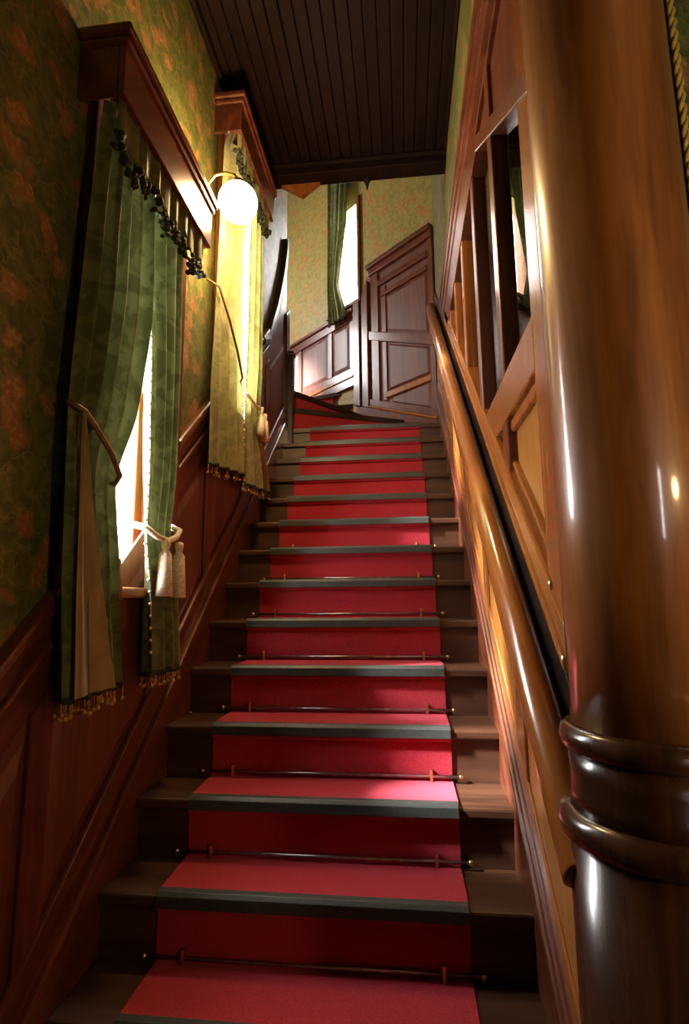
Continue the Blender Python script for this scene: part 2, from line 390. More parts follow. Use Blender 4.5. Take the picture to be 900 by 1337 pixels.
for A, B in zip(rows[:-1], rows[1:]):
    for q in range(4): bm.faces.new([A[q], A[(q+1) % 4], B[(q+1) % 4], B[q]])
bm.faces.new(rows[0]); bm.faces.new(rows[-1])
obj('carpet_strip', bm, RED, rn)
for i in range(4):    # carpet on the winders, fitted wall to wall between the newel and the oblique wall
    P, Q = LINES[i], LINES[i+1]; z = nZ(13+i)
    def along(P, t): return P[0]+(P[1]-P[0])*t
    if i > 0:
        poly = [along(P, .04), along(P, .86), along(back(Q, .02), .86), along(back(Q, .02), .04)]
        obj('winder_carpet', prism(BM(), [(p.x, p.y, z) for p in poly], (0, 0, T)), RED, rn)
    b0 = back(Q, .021); b1 = back(Q, .012)
    poly = [along(b0, .04), along(b0, .86), along(b1, .86), along(b1, .04)]
    obj('winder_carpet', prism(BM(), [(p.x, p.y, z+.002) for p in poly], (0, 0, RISE-.01)), RED, rn)
    b0 = back(Q, -.006); b1 = back(Q, .03)
    obj('nosing_strip', prism(BM(), [(p.x, p.y, z+RISE-.03) for p in (b0[0], b0[1], b1[1], b1[0])], (0, 0, .04)), DARK, rn)
z = nZ(17)
obj('winder_carpet', prism(BM(), [(p.x, p.y, z) for p in (P17[0]+Vector((0, .05, 0)), P17[0]+(P17[1]-P17[0])*.86, WP(3.4, .2, 0), Vector((-2.4, 5.7, 0)))], (0, 0, T)), RED, rn)
for k in range(-2, 14):
    y, z = nY(k), nZ(k)
    pr = [(y-.011, z-.029), (y-.006, z-.029), (y-.004, z-.004), (y+.004, z+.0085), (y+.026, z+.0085), (y+.026, z+.0125), (y+.002, z+.0125), (y-.009, z+.002)]
    obj('nosing_strip', prism(BM(), [(CX0+.002, a, c) for a, c in pr], (CX1-CX0-.004, 0, 0)), RUBBER, rn, bevel=.0015)

for k, w in zip(range(0, 8), ['nearest the bottom edge of the picture, in deep shadow', 'behind the lowest bright red tread', 'behind the second lit tread from the bottom', 'behind the third lit tread from the bottom', 'behind the fourth lit tread from the bottom', 'behind the fifth tread from the bottom', 'behind the sixth tread from the bottom', 'behind the seventh tread from the bottom']):
    y = nY(k+1)+.006; z = nZ(k)+.024
    r = empty('stair_rod', (-.29, y, nZ(k)), 'thin metal stair rod '+w, 'stair rod', 'rods holding the runner')
    obj('rod', tube(BM(), [(CX0-.03, y, z), (CX1+.028, y, z)], .0055, 10), IRON, r, smooth=True)
    for ex in (CX0-.032, CX1+.03):
        bm = BM(); bmesh.ops.create_uvsphere(bm, u_segments=10, v_segments=6, radius=.009, matrix=Matrix.Translation((ex, y, z))); obj('finial', bm, BRASS, r, smooth=True)
    for ex in (CX0+.085, CX1-.075):
        obj('clip', box(BM(), ex-.005, ex+.005, y-.009, y+.008, z-.02, z+.024), BRASS, r, bevel=.002)

# ------------------------------------------------------------------ raked panelling
def rk(y, d): return zn(y)+d
def rpoly(x, y0, y1, d0, d1): return [(x, y0, rk(y0, d0)), (x, y1, rk(y1, d0)), (x, y1, rk(y1, d1)), (x, y0, rk(y0, d1))]
def rbar(name, mat, parent, x0, x1, y0, y1, d0, d1, bevel=.004):
    return obj(name, prism(BM(), rpoly(x0, y0, y1, d0, d1), (x1-x0, 0, 0)), mat, parent, bevel=bevel)
def vbar(name, mat, parent, x0, x1, y0, y1, d0, d1, bevel=.004):   # upright bar between two rakes
    return obj(name, prism(BM(), rpoly(x0, y0, y1, d0, d1), (x1-x0, 0, 0)), mat, parent, bevel=bevel)
def rfield(name, mat, parent, xb, xf_, y0, y1, d0, d1, ins=.035):
    return obj(name, frustum(BM(), rpoly(xb, y0, y1, d0, d1), rpoly(xf_, y0+ins, y1-ins, d0+ins*1.3, d1-ins*1.3)), mat, parent)

# left dado
tl = empty('trim_left', (XL, 1.0, 0), 'mahogany raked panelling along the left wall under the windows', 'wainscot', kind='structure')
YS, YE = .70, 4.22
obj('backing', prism(BM(), [(XL, YS, rk(YS, -.25)), (XL, YE, rk(YE, -.25)), (XL, YE, rk(YE, .9)), (XL, YS, rk(YS, .9))], (.008, 0, 0)), PANEL, tl)
rbar('string_board', MAHOG_Y, tl, XL+.006, XL+.030, YS, YE, -.26, .10)
rbar('string_cap', MAHOG_Y, tl, XL+.006, XL+.040, YS, YE, .10, .128, .008)
rbar('bottom_rail', MAHOG_Y, tl, XL+.006, XL+.020, YS, YE, .128, .235)
rbar('panel_moulding', MAHOG_Y, tl, XL+.006, XL+.030, YS, YE, .235, .262, .008)
stl = [.72, 1.36, 1.98, 2.50, 3.06, 3.60, 4.17]
for a in stl: vbar('stile', MAHOG, tl, XL+.006, XL+.020, a-.045, a+.045, .25, .855)
rbar('top_rail', MAHOG_Y, tl, XL+.006, XL+.020, YS, 1.44, .86, .99); rbar('top_rail', MAHOG_Y, tl, XL+.006, XL+.020, 2.05, 2.56, .86, .99); rbar('top_rail', MAHOG_Y, tl, XL+.006, XL+.020, 3.17, 3.55, .86, .99)
for a, c in zip(stl[:-1], stl[1:]):
    hi = .86
    wz = W1[2] if a < 1.7 and c > 1.5 else None
    rfield('panel', PANEL, tl, XL+.008, XL+.018, a+.05, c-.05, .27, .80 if wz is None else .78)
for a, c in ((YS, 1.388), (2.085, 2.515), (3.205, 3.56)):
    rbar('chair_rail', MAHOG_Y, tl, XL, XL+.045, a, c, 1.075, 1.125, .012)
    rbar('chair_rail', MAHOG_Y, tl, XL, XL+.025, a, c, 1.0, 1.075, .008)
    rbar('chair_rail', MAHOG_Y, tl, XL, XL+.035, a, c, .975, 1.0, .008)
# gooseneck sweep at the end of the panelling
gp = [(3.40, rk(3.40, 1.09)), (3.55, 3.42), (3.69, 3.63), (3.80, 3.79), (3.88, 3.93), (3.96, 4.08), (4.03, 4.23), (4.09, 4.38), (4.125, 4.50), (4.135, 4.60)]
def gframe(i):
    a = Vector(gp[max(i-1, 0)]); c = Vector(gp[min(i+1, len(gp)-1)]); d = (c-a).normalized(); return (1, 0, 0), (0, -d.y, d.x)
obj('gooseneck_cap', sweep(BM(), [(0, -.03), (.045, -.03), (.052, 0), (.045, .03), (0, .03)], [(XL, a, c) for a, c in gp], gframe), DARK, tl, smooth=False)
obj('gooseneck_moulding', sweep(BM(), [(0, -.10), (.022, -.10), (.026, -.08), (.022, -.06), (0, -.06)], [(XL, a, c) for a, c in gp], gframe), DARK, tl)
bm = BM()
loop = [(XL, a, c) for a, c in gp]+[(XL, 4.22, 4.60), (XL, 4.22, rk(4.22, .2)), (XL, 3.40, rk(3.40, .8))]
prism(bm, loop, (.012, 0, 0)); obj('gooseneck_panel', bm, MAHOG, tl)
vbar('end_stile', DARK, tl, XL+.01, XL+.034, 4.15, 4.265, .2, 1.05)

# newel at the turn
nw = empty('newel_post', (-.915, 4.235, nZ(12)), 'black square newel post where the stairs turn left', 'newel post')
obj('post', box(BM(), -.949, -.875, 4.20, 4.275, nZ(12)-.2, 3.60), DARK, nw, bevel=.006)
obj('cap', box(BM(), -.957, -.867, 4.192, 4.283, 3.60, 3.635), DARK, nw, bevel=.010)

# right dado: string, panels
tr = empty('trim_right', (XR, 1.2, 0), 'raked mahogany string and panelling under the handrail', 'wainscot', kind='structure')
YS, YE = 1.13, 4.47
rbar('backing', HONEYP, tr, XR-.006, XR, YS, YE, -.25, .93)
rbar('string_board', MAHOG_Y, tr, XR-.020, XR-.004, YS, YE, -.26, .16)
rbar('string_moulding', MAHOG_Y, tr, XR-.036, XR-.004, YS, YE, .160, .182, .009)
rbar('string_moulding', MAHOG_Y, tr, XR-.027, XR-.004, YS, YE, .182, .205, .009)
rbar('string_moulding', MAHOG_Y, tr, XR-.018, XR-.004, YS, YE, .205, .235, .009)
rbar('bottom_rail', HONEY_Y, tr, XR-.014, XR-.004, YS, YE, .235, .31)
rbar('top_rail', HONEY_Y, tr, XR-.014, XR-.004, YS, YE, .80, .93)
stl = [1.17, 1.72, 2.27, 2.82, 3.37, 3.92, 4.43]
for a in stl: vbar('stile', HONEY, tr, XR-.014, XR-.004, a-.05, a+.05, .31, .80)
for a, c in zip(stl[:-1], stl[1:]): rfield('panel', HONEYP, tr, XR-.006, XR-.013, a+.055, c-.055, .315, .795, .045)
rbar('shade_strip', DARK, tr, XR-.016, XR+.01, YS, YE, .93, 1.075)  # dark strip painted in for the shade between handrail and partition

# handrail
hr = empty('handrail', (.265, 1.1, rk(1.1, .9)), 'thick honey coloured wooden handrail rising along the right wall', 'handrail')
prof = [(-.036, .0), (-.040, .03), (-.036, .055), (-.020, .074), (0, .080), (.020, .074), (.036, .055), (.040, .03), (.036, 0), (.024, -.012), (-.024, -.012)]
hp = [(.290, y, rk(y, .90)) for y in (1.03, 2.0, 3.0, 4.0, 4.42)]
dn = Vector((0, -SL, 1)).normalized()
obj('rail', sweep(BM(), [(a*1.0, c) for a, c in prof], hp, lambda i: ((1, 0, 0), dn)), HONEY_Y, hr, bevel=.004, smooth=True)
for y in (1.35, 1.72, 2.12, 2.66, 3.30, 3.95):
    z = rk(y, .888)
    b_ = obj('bracket', tube(BM(), [(.290, y, z+.004), (.290, y, z-.03), (.305, y, z-.05), (XR-.01, y, z-.05)], .011, 10), DARK, hr, smooth=True)
    bm = BM(); bmesh.ops.create_cone(bm, cap_ends=True, segments=16, radius1=.028, radius2=.022, depth=.012, matrix=Matrix.Translation((XR-.018, y, z-.05)) @ Matrix.Rotation(math.pi/2, 4, 'Y')); obj('rosette', bm, DARK, b_)

# ------------------------------------------------------------------ glazed partition on the right
gp_ = empty('glazed_partition', (XR+.03, 2.3, rk(2.3, 1.0)), 'glazed honey and mahogany partition with tall panes above the handrail', 'partition')
PX0, PX1 = XR-.010, XR+.045
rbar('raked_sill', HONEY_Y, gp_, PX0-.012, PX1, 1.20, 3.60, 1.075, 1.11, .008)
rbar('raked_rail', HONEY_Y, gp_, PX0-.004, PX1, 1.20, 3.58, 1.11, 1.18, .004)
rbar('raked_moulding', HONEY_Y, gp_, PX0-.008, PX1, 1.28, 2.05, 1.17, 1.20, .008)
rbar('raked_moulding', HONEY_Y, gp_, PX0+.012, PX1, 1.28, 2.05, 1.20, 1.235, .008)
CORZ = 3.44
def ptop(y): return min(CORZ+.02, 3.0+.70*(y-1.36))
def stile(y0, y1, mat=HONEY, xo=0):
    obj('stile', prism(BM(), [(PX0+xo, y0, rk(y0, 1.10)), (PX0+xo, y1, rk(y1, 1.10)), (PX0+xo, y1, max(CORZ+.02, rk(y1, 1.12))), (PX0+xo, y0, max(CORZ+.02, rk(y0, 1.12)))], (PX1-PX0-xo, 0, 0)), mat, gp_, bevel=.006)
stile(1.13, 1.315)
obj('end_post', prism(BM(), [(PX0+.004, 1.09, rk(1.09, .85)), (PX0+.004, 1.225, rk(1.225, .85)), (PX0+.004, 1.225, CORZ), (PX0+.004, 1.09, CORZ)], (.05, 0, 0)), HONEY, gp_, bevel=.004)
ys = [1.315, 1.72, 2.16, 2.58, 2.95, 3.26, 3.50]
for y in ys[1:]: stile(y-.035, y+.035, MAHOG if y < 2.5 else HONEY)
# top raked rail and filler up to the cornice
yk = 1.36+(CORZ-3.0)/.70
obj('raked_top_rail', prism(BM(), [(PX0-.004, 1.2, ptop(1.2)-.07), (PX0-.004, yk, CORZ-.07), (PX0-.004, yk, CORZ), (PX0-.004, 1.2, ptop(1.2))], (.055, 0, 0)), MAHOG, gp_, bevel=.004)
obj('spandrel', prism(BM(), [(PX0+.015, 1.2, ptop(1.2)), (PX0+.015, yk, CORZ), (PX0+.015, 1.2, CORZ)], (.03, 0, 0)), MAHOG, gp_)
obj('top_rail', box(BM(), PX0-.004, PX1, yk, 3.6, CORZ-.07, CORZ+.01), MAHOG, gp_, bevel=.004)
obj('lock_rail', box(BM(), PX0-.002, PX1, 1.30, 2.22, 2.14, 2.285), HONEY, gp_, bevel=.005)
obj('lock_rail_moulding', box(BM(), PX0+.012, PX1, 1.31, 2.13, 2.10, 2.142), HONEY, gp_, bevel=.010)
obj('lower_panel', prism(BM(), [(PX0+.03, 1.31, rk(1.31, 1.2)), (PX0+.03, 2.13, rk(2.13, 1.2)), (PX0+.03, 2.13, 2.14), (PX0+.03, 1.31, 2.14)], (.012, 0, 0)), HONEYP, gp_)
for a, c in zip(ys[:-1], ys[1:]):
    a2, c2 = a-.01, c+.01
    lo = lambda y: max(rk(y, 1.15), 2.27) if y < 2.14 else rk(y, 1.15)
    hi = lambda y: ptop(y)-.03
    if hi(a2)-lo(a2) < .02: continue
    pts = [(PX0+.030, a2, lo(a2)), (PX0+.030, c2, lo(c2)), (PX0+.030, c2, max(hi(c2), lo(c2)+.01)), (PX0+.030, a2, hi(a2))]
    obj('pane', prism(BM(), pts, (.004, 0, 0)), PGLASS, gp_)
# cornice over the partition
co = empty('trim_cornice', (XR, 2.4, CORZ), 'heavy dark cornice moulding over the glazed partition', 'cornice', kind='structure')
obj('cornice_fascia', box(BM(), XR-.014, XR+.05, 1.14, 3.74, CORZ, 3.60), MAHOG_Y, co, bevel=.006)
obj('cornice_bed', box(BM(), XR-.020, XR+.02, 1.14, 3.77, 3.58, 3.66), MAHOG_Y, co, bevel=.010)
obj('cornice_crown', box(BM(), XR-.028, XR+.02, 1.14, 3.80, 3.66, 3.74), MAHOG_Y, co, bevel=.012)
obj('cornice_lip', box(BM(), XR-.032, XR+.02, 1.14, 3.81, 3.74, 3.765), MAHOG_Y, co, bevel=.005)

# ------------------------------------------------------------------ column
CC = (.411, 1.0)
cl = empty('column', (*CC, 0), 'massive polished round wooden column at the right', 'column')
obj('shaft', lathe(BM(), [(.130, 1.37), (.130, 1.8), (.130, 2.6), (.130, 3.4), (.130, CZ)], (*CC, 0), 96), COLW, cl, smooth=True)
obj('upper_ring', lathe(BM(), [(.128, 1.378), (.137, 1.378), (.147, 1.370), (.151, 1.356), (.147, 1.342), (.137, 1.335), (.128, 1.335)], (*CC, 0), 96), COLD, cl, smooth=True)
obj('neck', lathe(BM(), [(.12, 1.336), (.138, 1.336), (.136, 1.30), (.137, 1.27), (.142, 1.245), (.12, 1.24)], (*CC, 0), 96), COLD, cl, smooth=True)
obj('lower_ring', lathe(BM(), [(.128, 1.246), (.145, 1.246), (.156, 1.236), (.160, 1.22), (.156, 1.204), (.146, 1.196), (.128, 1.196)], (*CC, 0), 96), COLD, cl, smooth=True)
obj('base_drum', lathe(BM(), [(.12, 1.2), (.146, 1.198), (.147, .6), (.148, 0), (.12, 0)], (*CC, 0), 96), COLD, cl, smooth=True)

# gold rope trim against the green wall
bm = BM(); RX, RY = .690, 1.205
for ph in (0, math.pi):
    tube(bm, [(RX+.0042*math.cos(t*.55+ph), RY+.0042*math.sin(t*.55+ph), .1+t*.006) for t in range(722)], .0055, 6)
o = obj('rope_trim', bm, ROPE, smooth=True); tag(o, 'twisted gold rope running down the green wall beside the column', 'rope')

# ------------------------------------------------------------------ windows on the left wall
def window(n, Wd, label):
    y0, y1, z0, z1 = Wd
    w = empty('window_%d' % n, (XL, (y0+y1)/2, z0), label, 'window', kind='structure')
    # reveal lining, casing, sill
    obj('casing', box(BM(), XL, XL+.035, y0-(.075 if n == 1 else .06), y0+.0, z0-.05, z1+.06), SASH if n == 2 else MAHOG, w, bevel=.008)
    obj('casing', box(BM(), XL, XL+.035, y1, y1+.075, z0-.05, z1+.06), SASH if n == 2 else MAHOG, w, bevel=.008)
    obj('casing', box(BM(), XL, XL+.035, y0, y1, z1, z1+.075), MAHOG, w, bevel=.008)
    obj('sill', box(BM(), XL-.15, XL+.07, y0-.09, y1+.09, z0-.035, z0), SASH, w, bevel=.008)
    obj('apron', box(BM(), XL+.006, XL+.03, y0-.06, y1+.06, z0-.13, z0-.035), MAHOG, w, bevel=.006)
    xs = XL-.09
    for a, c in ((y0, y0+.03), (y1-.03, y1)): obj('jamb', box(BM(), XL-.158, XL-.001, a, c, z0, z1), SASH, w, bevel=.004)
    zm = (z0+z1)/2
    for q, (a, c) in enumerate(((z0, zm+.02), (zm-.02, z1))):
        xo = xs+(.0 if q == 0 else -.035)
        s = obj('sash', box(BM(), xo-.015, xo+.015, y0+.03, y0+.075, a, c), SASH, w, bevel=.004)
        obj('sash_stile', box(BM(), xo-.015, xo+.015, y1-.075, y1-.03, a, c), SASH, s, bevel=.004)
        obj('sash_rail', box(BM(), xo-.015, xo+.015, y0+.075, y1-.075, a, a+.05), SASH, s, bevel=.004)
        obj('sash_rail', box(BM(), xo-.015, xo+.015, y0+.075, y1-.075, c-.04, c), SASH, s, bevel=.004)
        obj('pane', box(BM(), xo-.002, xo+.002, y0+.075, y1-.075, a+.05, c-.04), GLASS, s)
    portal('daylight_portal', (XL-.17, (y0+y1)/2, (z0+z1)/2), (1, 0, 0), y1-y0, z1-z0)
    return w
window(1, W1, 'near left window behind dark green curtains'); window(2, W2, 'far left window behind lamplit green curtains and the lamp')
# back window, added and unseen, lights the column from the hall
wb = empty('window_4', (1.27, -2.6, 1.0), 'narrow unseen window added behind the viewer to light the column', 'window', kind='structure')
for a, c in ((1.20, 1.215), (1.345, 1.36)): obj('jamb', box(BM(), a, c, -2.75, -2.58, .5, 2.4), SASH, wb, bevel=.004)
obj('pane', box(BM(), 1.215, 1.345, -2.682, -2.678, .5, 2.4), GLASS, wb)
portal('daylight_portal', (1.28, -2.78, 1.45), (0, 1, 0), .16, 1.9)

# oblique wall window
y0, y1, z0, z1 = W3
w3 = empty('window_3', WP(1.22, 0, z0), 'bright narrow window on the slanting wall at the top', 'window', kind='structure')
def ob(name, mat, parent, s0, s1, d0, d1, z0, z1, bevel=.004): return obj(name, box(BM(), s0, s1, d0, d1, z0, z1), mat, parent, bevel=bevel, xf=OX)
ob('casing', MAHOG, w3, y1, y1+.05, 0, .03, z0-.05, z1+.06); ob('casing', MAHOG, w3, y0-.04, y0, 0, .03, z0-.05, z1+.06); ob('sill', MAHOG, w3, y0-.06, y1+.06, -.15, .05, z0-.035, z0)
ob('jamb', SASH, w3, y0, y0+.03, -.155, 0, z0, z1); ob('jamb', SASH, w3, y1-.03, y1, -.155, 0, z0, z1)
ob('sash_rail', SASH, w3, y0+.03, y1-.03, -.1, -.07, z0, z0+.05); ob('pane', GLASS, w3, y0+.03, y1-.03, -.087, -.083, z0, z1, 0)
portal('daylight_portal', WP(1.22, -.17, (z0+z1)/2), WN, y1-y0, z1-z0)

# unseen window added round the corner to the left to brighten the landing
w5 = empty('window_5', (-2.8, 5.5, 4.5), 'unseen window added round the corner to light the landing', 'window', kind='structure')
for a, c in ((5.05, 5.07), (5.53, 5.55)): obj('jamb', box(BM(), -2.95, -2.81, a, c, 4.65, 5.6), SASH, w5, bevel=.004)
obj('pane', box(BM(), -2.882, -2.878, 5.07, 5.53, 4.65, 5.6), GLASS, w5)
portal('daylight_portal', (-2.98, 5.3, 5.125), (1, 0, 0), .5, .95)

# ------------------------------------------------------------------ cornices over the windows
def wcornice(label, y0, y1, z0, z1, xf_, mat):
    c = empty('window_cornice', (XL, (y0+y1)/2, z0), label, 'cornice', 'cornice boxes over the left windows')
    obj('front_board', box(BM(), xf_-.022, xf_, y0, y1, z0, z1-.03), mat, c, bevel=.004)
    obj('end_board', box(BM(), XL, xf_-.022, y0, y0+.02, z0, z1-.03), mat, c, bevel=.003)
    obj('end_board', box(BM(), XL, xf_-.022, y1-.02, y1, z0, z1-.03), mat, c, bevel=.003)
    obj('crown', box(BM(), XL, xf_+.022, y0-.02, y1+.02, z1-.035, z1), mat, c, bevel=.010)
    obj('bead_moulding', box(BM(), XL, xf_+.012, y0-.01, y1+.01, z1-.065, z1-.035), mat, c, bevel=.012)
    obj('top_board', box(BM(), XL, xf_-.022, y0+.02, y1-.02, z1-.06, z1-.04), DARK, c)
    return c
wcornice('brown cornice box over the near dark green curtains', 1.33, 2.08, 3.10, 3.33, -.80, MAHOG_Y)
wcornice('brown cornice box over the far curtains just above the lamp', 2.46, 3.19, 4.06, 4.29, -.80, MAHOG_Y)

# ------------------------------------------------------------------ curtains
def interp(tab, z):
    tab = sorted(tab)
    if z <= tab[0][0]: return tab[0][1]
    for (a, u), (c, v) in zip(tab[:-1], tab[1:]):
        if z <= c:
            t = (z-a)/(c-a); t = t*t*(3-2*t)*.5+t*.5; return u+(v-u)*t
    return tab[-1][1]
def drape(left, right, ztop, zbot, folds, amp, xc, mat, name, parent, place=None, nu=64, nv=44, ph=0., pinch=None, hem=0.0, twist=None):
    """left/right: (height, along-wall) tables; folds run down the cloth"""
    bm = BM(); G = []
    for j in range(nv+1):
        row = []
        for i in range(nu+1):
            u = i/nu; zb = zbot+hem*(u-.5)
            z = ztop+(zb-ztop)*j/nv
            l, r = interp(left, z), interp(right, z)
            w = 1.0
            if pinch: w = 1-.55*math.exp(-((z-pinch)/.18)**2)
            f = math.sin(2*math.pi*folds*u+ph+.35*math.sin(z*2.1+u*3))
            f2 = math.sin(2*math.pi*folds*2.3*u+1.1+ph+z*.7)
            y = l+(r-l)*(u+.25/folds/6.28*math.sin(4*math.pi*folds*u+ph))
            x = xc+amp*w*(f+.3*f2)+(interp(twist, z) if twist else 0)
            row.append(bm.verts.new(place(y, x, z) if place else (x, y, z)))
        G.append(row)
    for j in range(nv):
        for i in range(nu): bm.faces.new([G[j][i], G[j][i+1], G[j+1][i+1], G[j+1][i]])
    hemline = [v.co.copy() for v in G[-1]]; edgeL = [r[0].co.copy() for r in G]; edgeR = [r[-1].co.copy() for r in G]
    o = obj(name, bm, mat, parent, smooth=True)
    return o, hemline, edgeL, edgeR
def fringe(hem, parent, step=2, drop=.035, bead=.0075, band=True):
    if band:
        bm = BM(); tube(bm, [p+Vector((0, 0, .004)) for p in hem], .009, 6); obj('fringe_braid', bm, FRINGE, parent, smooth=True)
    bm = BM()
    for p in hem[::step]:
        tube(bm, [p, p+Vector((0, 0, -drop+.005))], .002, 4)
        bmesh.ops.create_icosphere(bm, subdivisions=1, radius=bead, matrix=Matrix.Translation(p+Vector((random.uniform(-.004, .004), 0, -drop+random.uniform(-.006, .006)))))
    tag(obj('beaded_fringe', bm, BEAD, parent, smooth=True), kind='stuff')
def tassel(name, p, L, r, mat, parent):
    t = obj(name, lathe(BM(), [(0, 0), (r*.5, -.004), (r*.62, -.018), (r*.5, -.032), (r*.42, -.04), (r*.8, -.055), (r*.95, -L*.6), (r*1.15, -L), (0, -L)], p, 14), mat, parent, smooth=True)
    return t
def curtain(label, base, group=None):
    return empty('curtain', base, label, 'curtain', group or 'curtains at the left windows')

# near window, left panel
c1 = curtain('dark green damask curtain with turned khaki lining, nearest at left', (-.86, 1.45, 1.33))
o, hem, eL, eR = drape([(3.10, 1.345), (2.6, 1.315), (2.1, 1.287), (1.7, 1.30), (1.33, 1.325)], [(3.10, 1.625), (2.54, 1.655), (2.2, 1.60), (1.93, 1.512), (1.6, 1.545), (1.33, 1.600)], 3.10, 1.335, 4.2, .028, -.872, VELVET, 'drape', c1, pinch=1.97)
fringe(hem, c1)
o, hem2, a_, b_ = drape([(2.08, 1.283), (1.7, 1.297), (1.33, 1.318)], [(2.08, 1.292), (1.9, 1.335), (1.7, 1.395), (1.5, 1.46), (1.33, 1.52)], 2.08, 1.345, 1.2, .008, -.833, LINING, 'lining', c1, nu=24, nv=24, ph=.8)
tube_pts = [(-.875, 1.28, 2.115), (-.835, 1.30, 2.09), (-.828, 1.36, 2.05), (-.826, 1.43, 2.005), (-.832, 1.49, 1.955), (-.86, 1.515, 1.935), (-.90, 1.50, 1.94)]
obj('tieback_cord', tube(BM(), tube_pts, .008, 8), CORD, c1, smooth=True)
tassel('tassel', (-.885, 1.60, 1.72), .13, .018, CORD, c1)
# near window, right panel
c2 = curtain('green damask curtain tied with cream tassels, on the far side of the near window', (-.86, 1.9, 1.33))
o, hem, eL, eR = drape([(3.10, 1.63), (2.9, 1.645), (2.33, 1.706), (1.81, 1.735), (1.62, 1.765), (1.33, 1.785)], [(3.10, 1.985), (2.9, 1.96), (1.83, 1.955), (1.63, 2.02), (1.33, 2.062)], 3.10, 1.335, 3.6, .027, -.872, VELVET, 'drape', c2, pinch=1.8, ph=1.2)
fringe(hem, c2)
bm = BM()
for p in eL[4:-2:1]:
    bmesh.ops.create_icosphere(bm, subdivisions=1, radius=.006, matrix=Matrix.Translation(p+Vector((0, -.008, 0))))
tag(obj('edge_beads', bm, CREAM, c2, smooth=True), kind='stuff')
obj('tieback_cord', tube(BM(), [(-.90, 1.72, 1.84), (-.86, 1.722, 1.83), (-.832, 1.76, 1.80), (-.826, 1.83, 1.795), (-.828, 1.90, 1.815), (-.84, 1.955, 1.845), (-.90, 1.98, 1.87)], .011, 8), CREAM, c2, smooth=True)
for yy, L in ((1.80, .20), (1.915, .205)): tassel('tassel', (-.822, yy, 1.80), L, .026, CREAM, c2)
# far window, left panel
c3 = curtain('lamplit green damask curtain hanging straight behind the globe lamp', (-.86, 2.5, 2.2))
o, hem, eL, eR = drape([(4.08, 2.475), (3.9, 2.39), (3.5, 2.36), (2.98, 2.34), (2.6, 2.315), (2.2, 2.318)], [(4.08, 2.78), (3.9, 2.77), (3.4, 2.745), (3.05, 2.735), (2.6, 2.775), (2.24, 2.815)], 4.08, 2.225, 3.1, .018, -.868, VELVET2, 'drape', c3, pinch=3.05, hem=.06)
fringe(hem, c3, 3)
obj('tieback_cord', tube(BM(), [(-.91, 2.33, 3.12), (-.85, 2.335, 3.08), (-.838, 2.45, 2.98), (-.838, 2.60, 2.87), (-.845, 2.72, 2.775), (-.88, 2.76, 2.75)], .006, 8), CORD, c3, smooth=True)
# far window, right panel
c4 = curtain('lamplit green damask curtain flaring out below a cream tassel, beside the black gooseneck rail', (-.86, 3.1, 2.25))
o, hem, eL, eR = drape([(4.08, 2.86), (3.2, 2.84), (2.62, 2.815), (2.24, 2.795)], [(4.08, 3.14), (3.2, 3.16), (2.74, 3.17), (2.55, 3.23), (2.26, 3.41)], 4.08, 2.235, 3.1, .018, -.868, VELVET2, 'drape', c4, pinch=2.72, ph=2.0, hem=.05)
fringe(hem, c4, 3)
bm = BM()
for p in eL[14:-4]:
    bmesh.ops.create_icosphere(bm, subdivisions=1, radius=.007, matrix=Matrix.Translation(p+Vector((0, -.008, 0))))
tag(obj('edge_beads', bm, CREAM, c4, smooth=True), kind='stuff')
obj('tieback_cord', tube(BM(), [(-.90, 2.80, 2.73), (-.845, 2.82, 2.72), (-.835, 2.95, 2.70), (-.835, 3.08, 2.72), (-.85, 3.17, 2.76), (-.90, 3.19, 2.78)], .010, 8), CREAM, c4, smooth=True)
for yy, L in ((3.06, .17), (3.15, .18)): tassel('tassel', (-.832, yy, 2.72), L, .028, CREAM, c4)
# top window curtain
c5 = curtain('pale green curtain hanging at the bright window at the top', WP(1.3, .08, 4.5), 'curtain on the slanting wall')
drape([(6.2, 1.05), (5.6, 1.10), (5.0, 1.22), (4.9, 1.24), (4.48, 1.12)], [(6.2, 1.42), (4.48, 1.41)], 6.2, 4.47, 3.6, .018, .085, VELVET, 'drape', c5, place=lambda y, x, z: WP(y, x, z))
bm = tube(BM(), [WP(1.12+.29*i/12, .085+.012*math.sin(i*2), 4.47) for i in range(13)], .014, 6); obj('fringe_braid', bm, FRINGE, c5)

# valance hanging beneath the near cornice: gathered green cloth and dark ball fringe
def valance(label, y0, y1, z0, z1, x, mat):
    v = empty('valance', (x, (y0+y1)/2, z0), label, 'valance', 'valances under the cornice boxes')
    sc_ = 3
    def zb(u): return z0+.05*abs(math.cos(math.pi*sc_*u))
    bm = BM(); G = []
    for j in range(9):
        G.append([bm.verts.new((x+.010*math.sin(u*2*math.pi*9/48)+.006*math.sin(u*1.9), y0+(y1-y0)*u/48, z1+(zb(u/48)-z1)*j/8)) for u in range(49)])
    for j in range(8):
        for i in range(48): bm.faces.new([G[j][i], G[j][i+1], G[j+1][i+1], G[j+1][i]])
    hem = [q.co.copy() for q in G[-1]]
    o = obj('gathered_cloth', bm, mat, v, smooth=True); md = o.modifiers.new('thickness', 'SOLIDIFY'); md.thickness = .004
    bm = BM()
    for k, p in enumerate(hem):
        for q in range(3):
            d = Vector((random.uniform(-.012, .012), random.uniform(-.006, .006), -random.uniform(.0, .055)))
            bmesh.ops.create_icosphere(bm, subdivisions=1, radius=random.uniform(.008, .014), matrix=Matrix.Translation(p+d))
    tag(obj('ball_fringe', bm, FRINGE, v, smooth=True), kind='stuff')
    return v
valance('gathered green valance with dark ball fringe over the near window', 1.355, 2.055, 2.95, 3.12, -.828, VELVET)
valance('gathered green valance over the far window above the globe lamp', 2.485, 3.165, 3.93, 4.08, -.828, VELVET2)

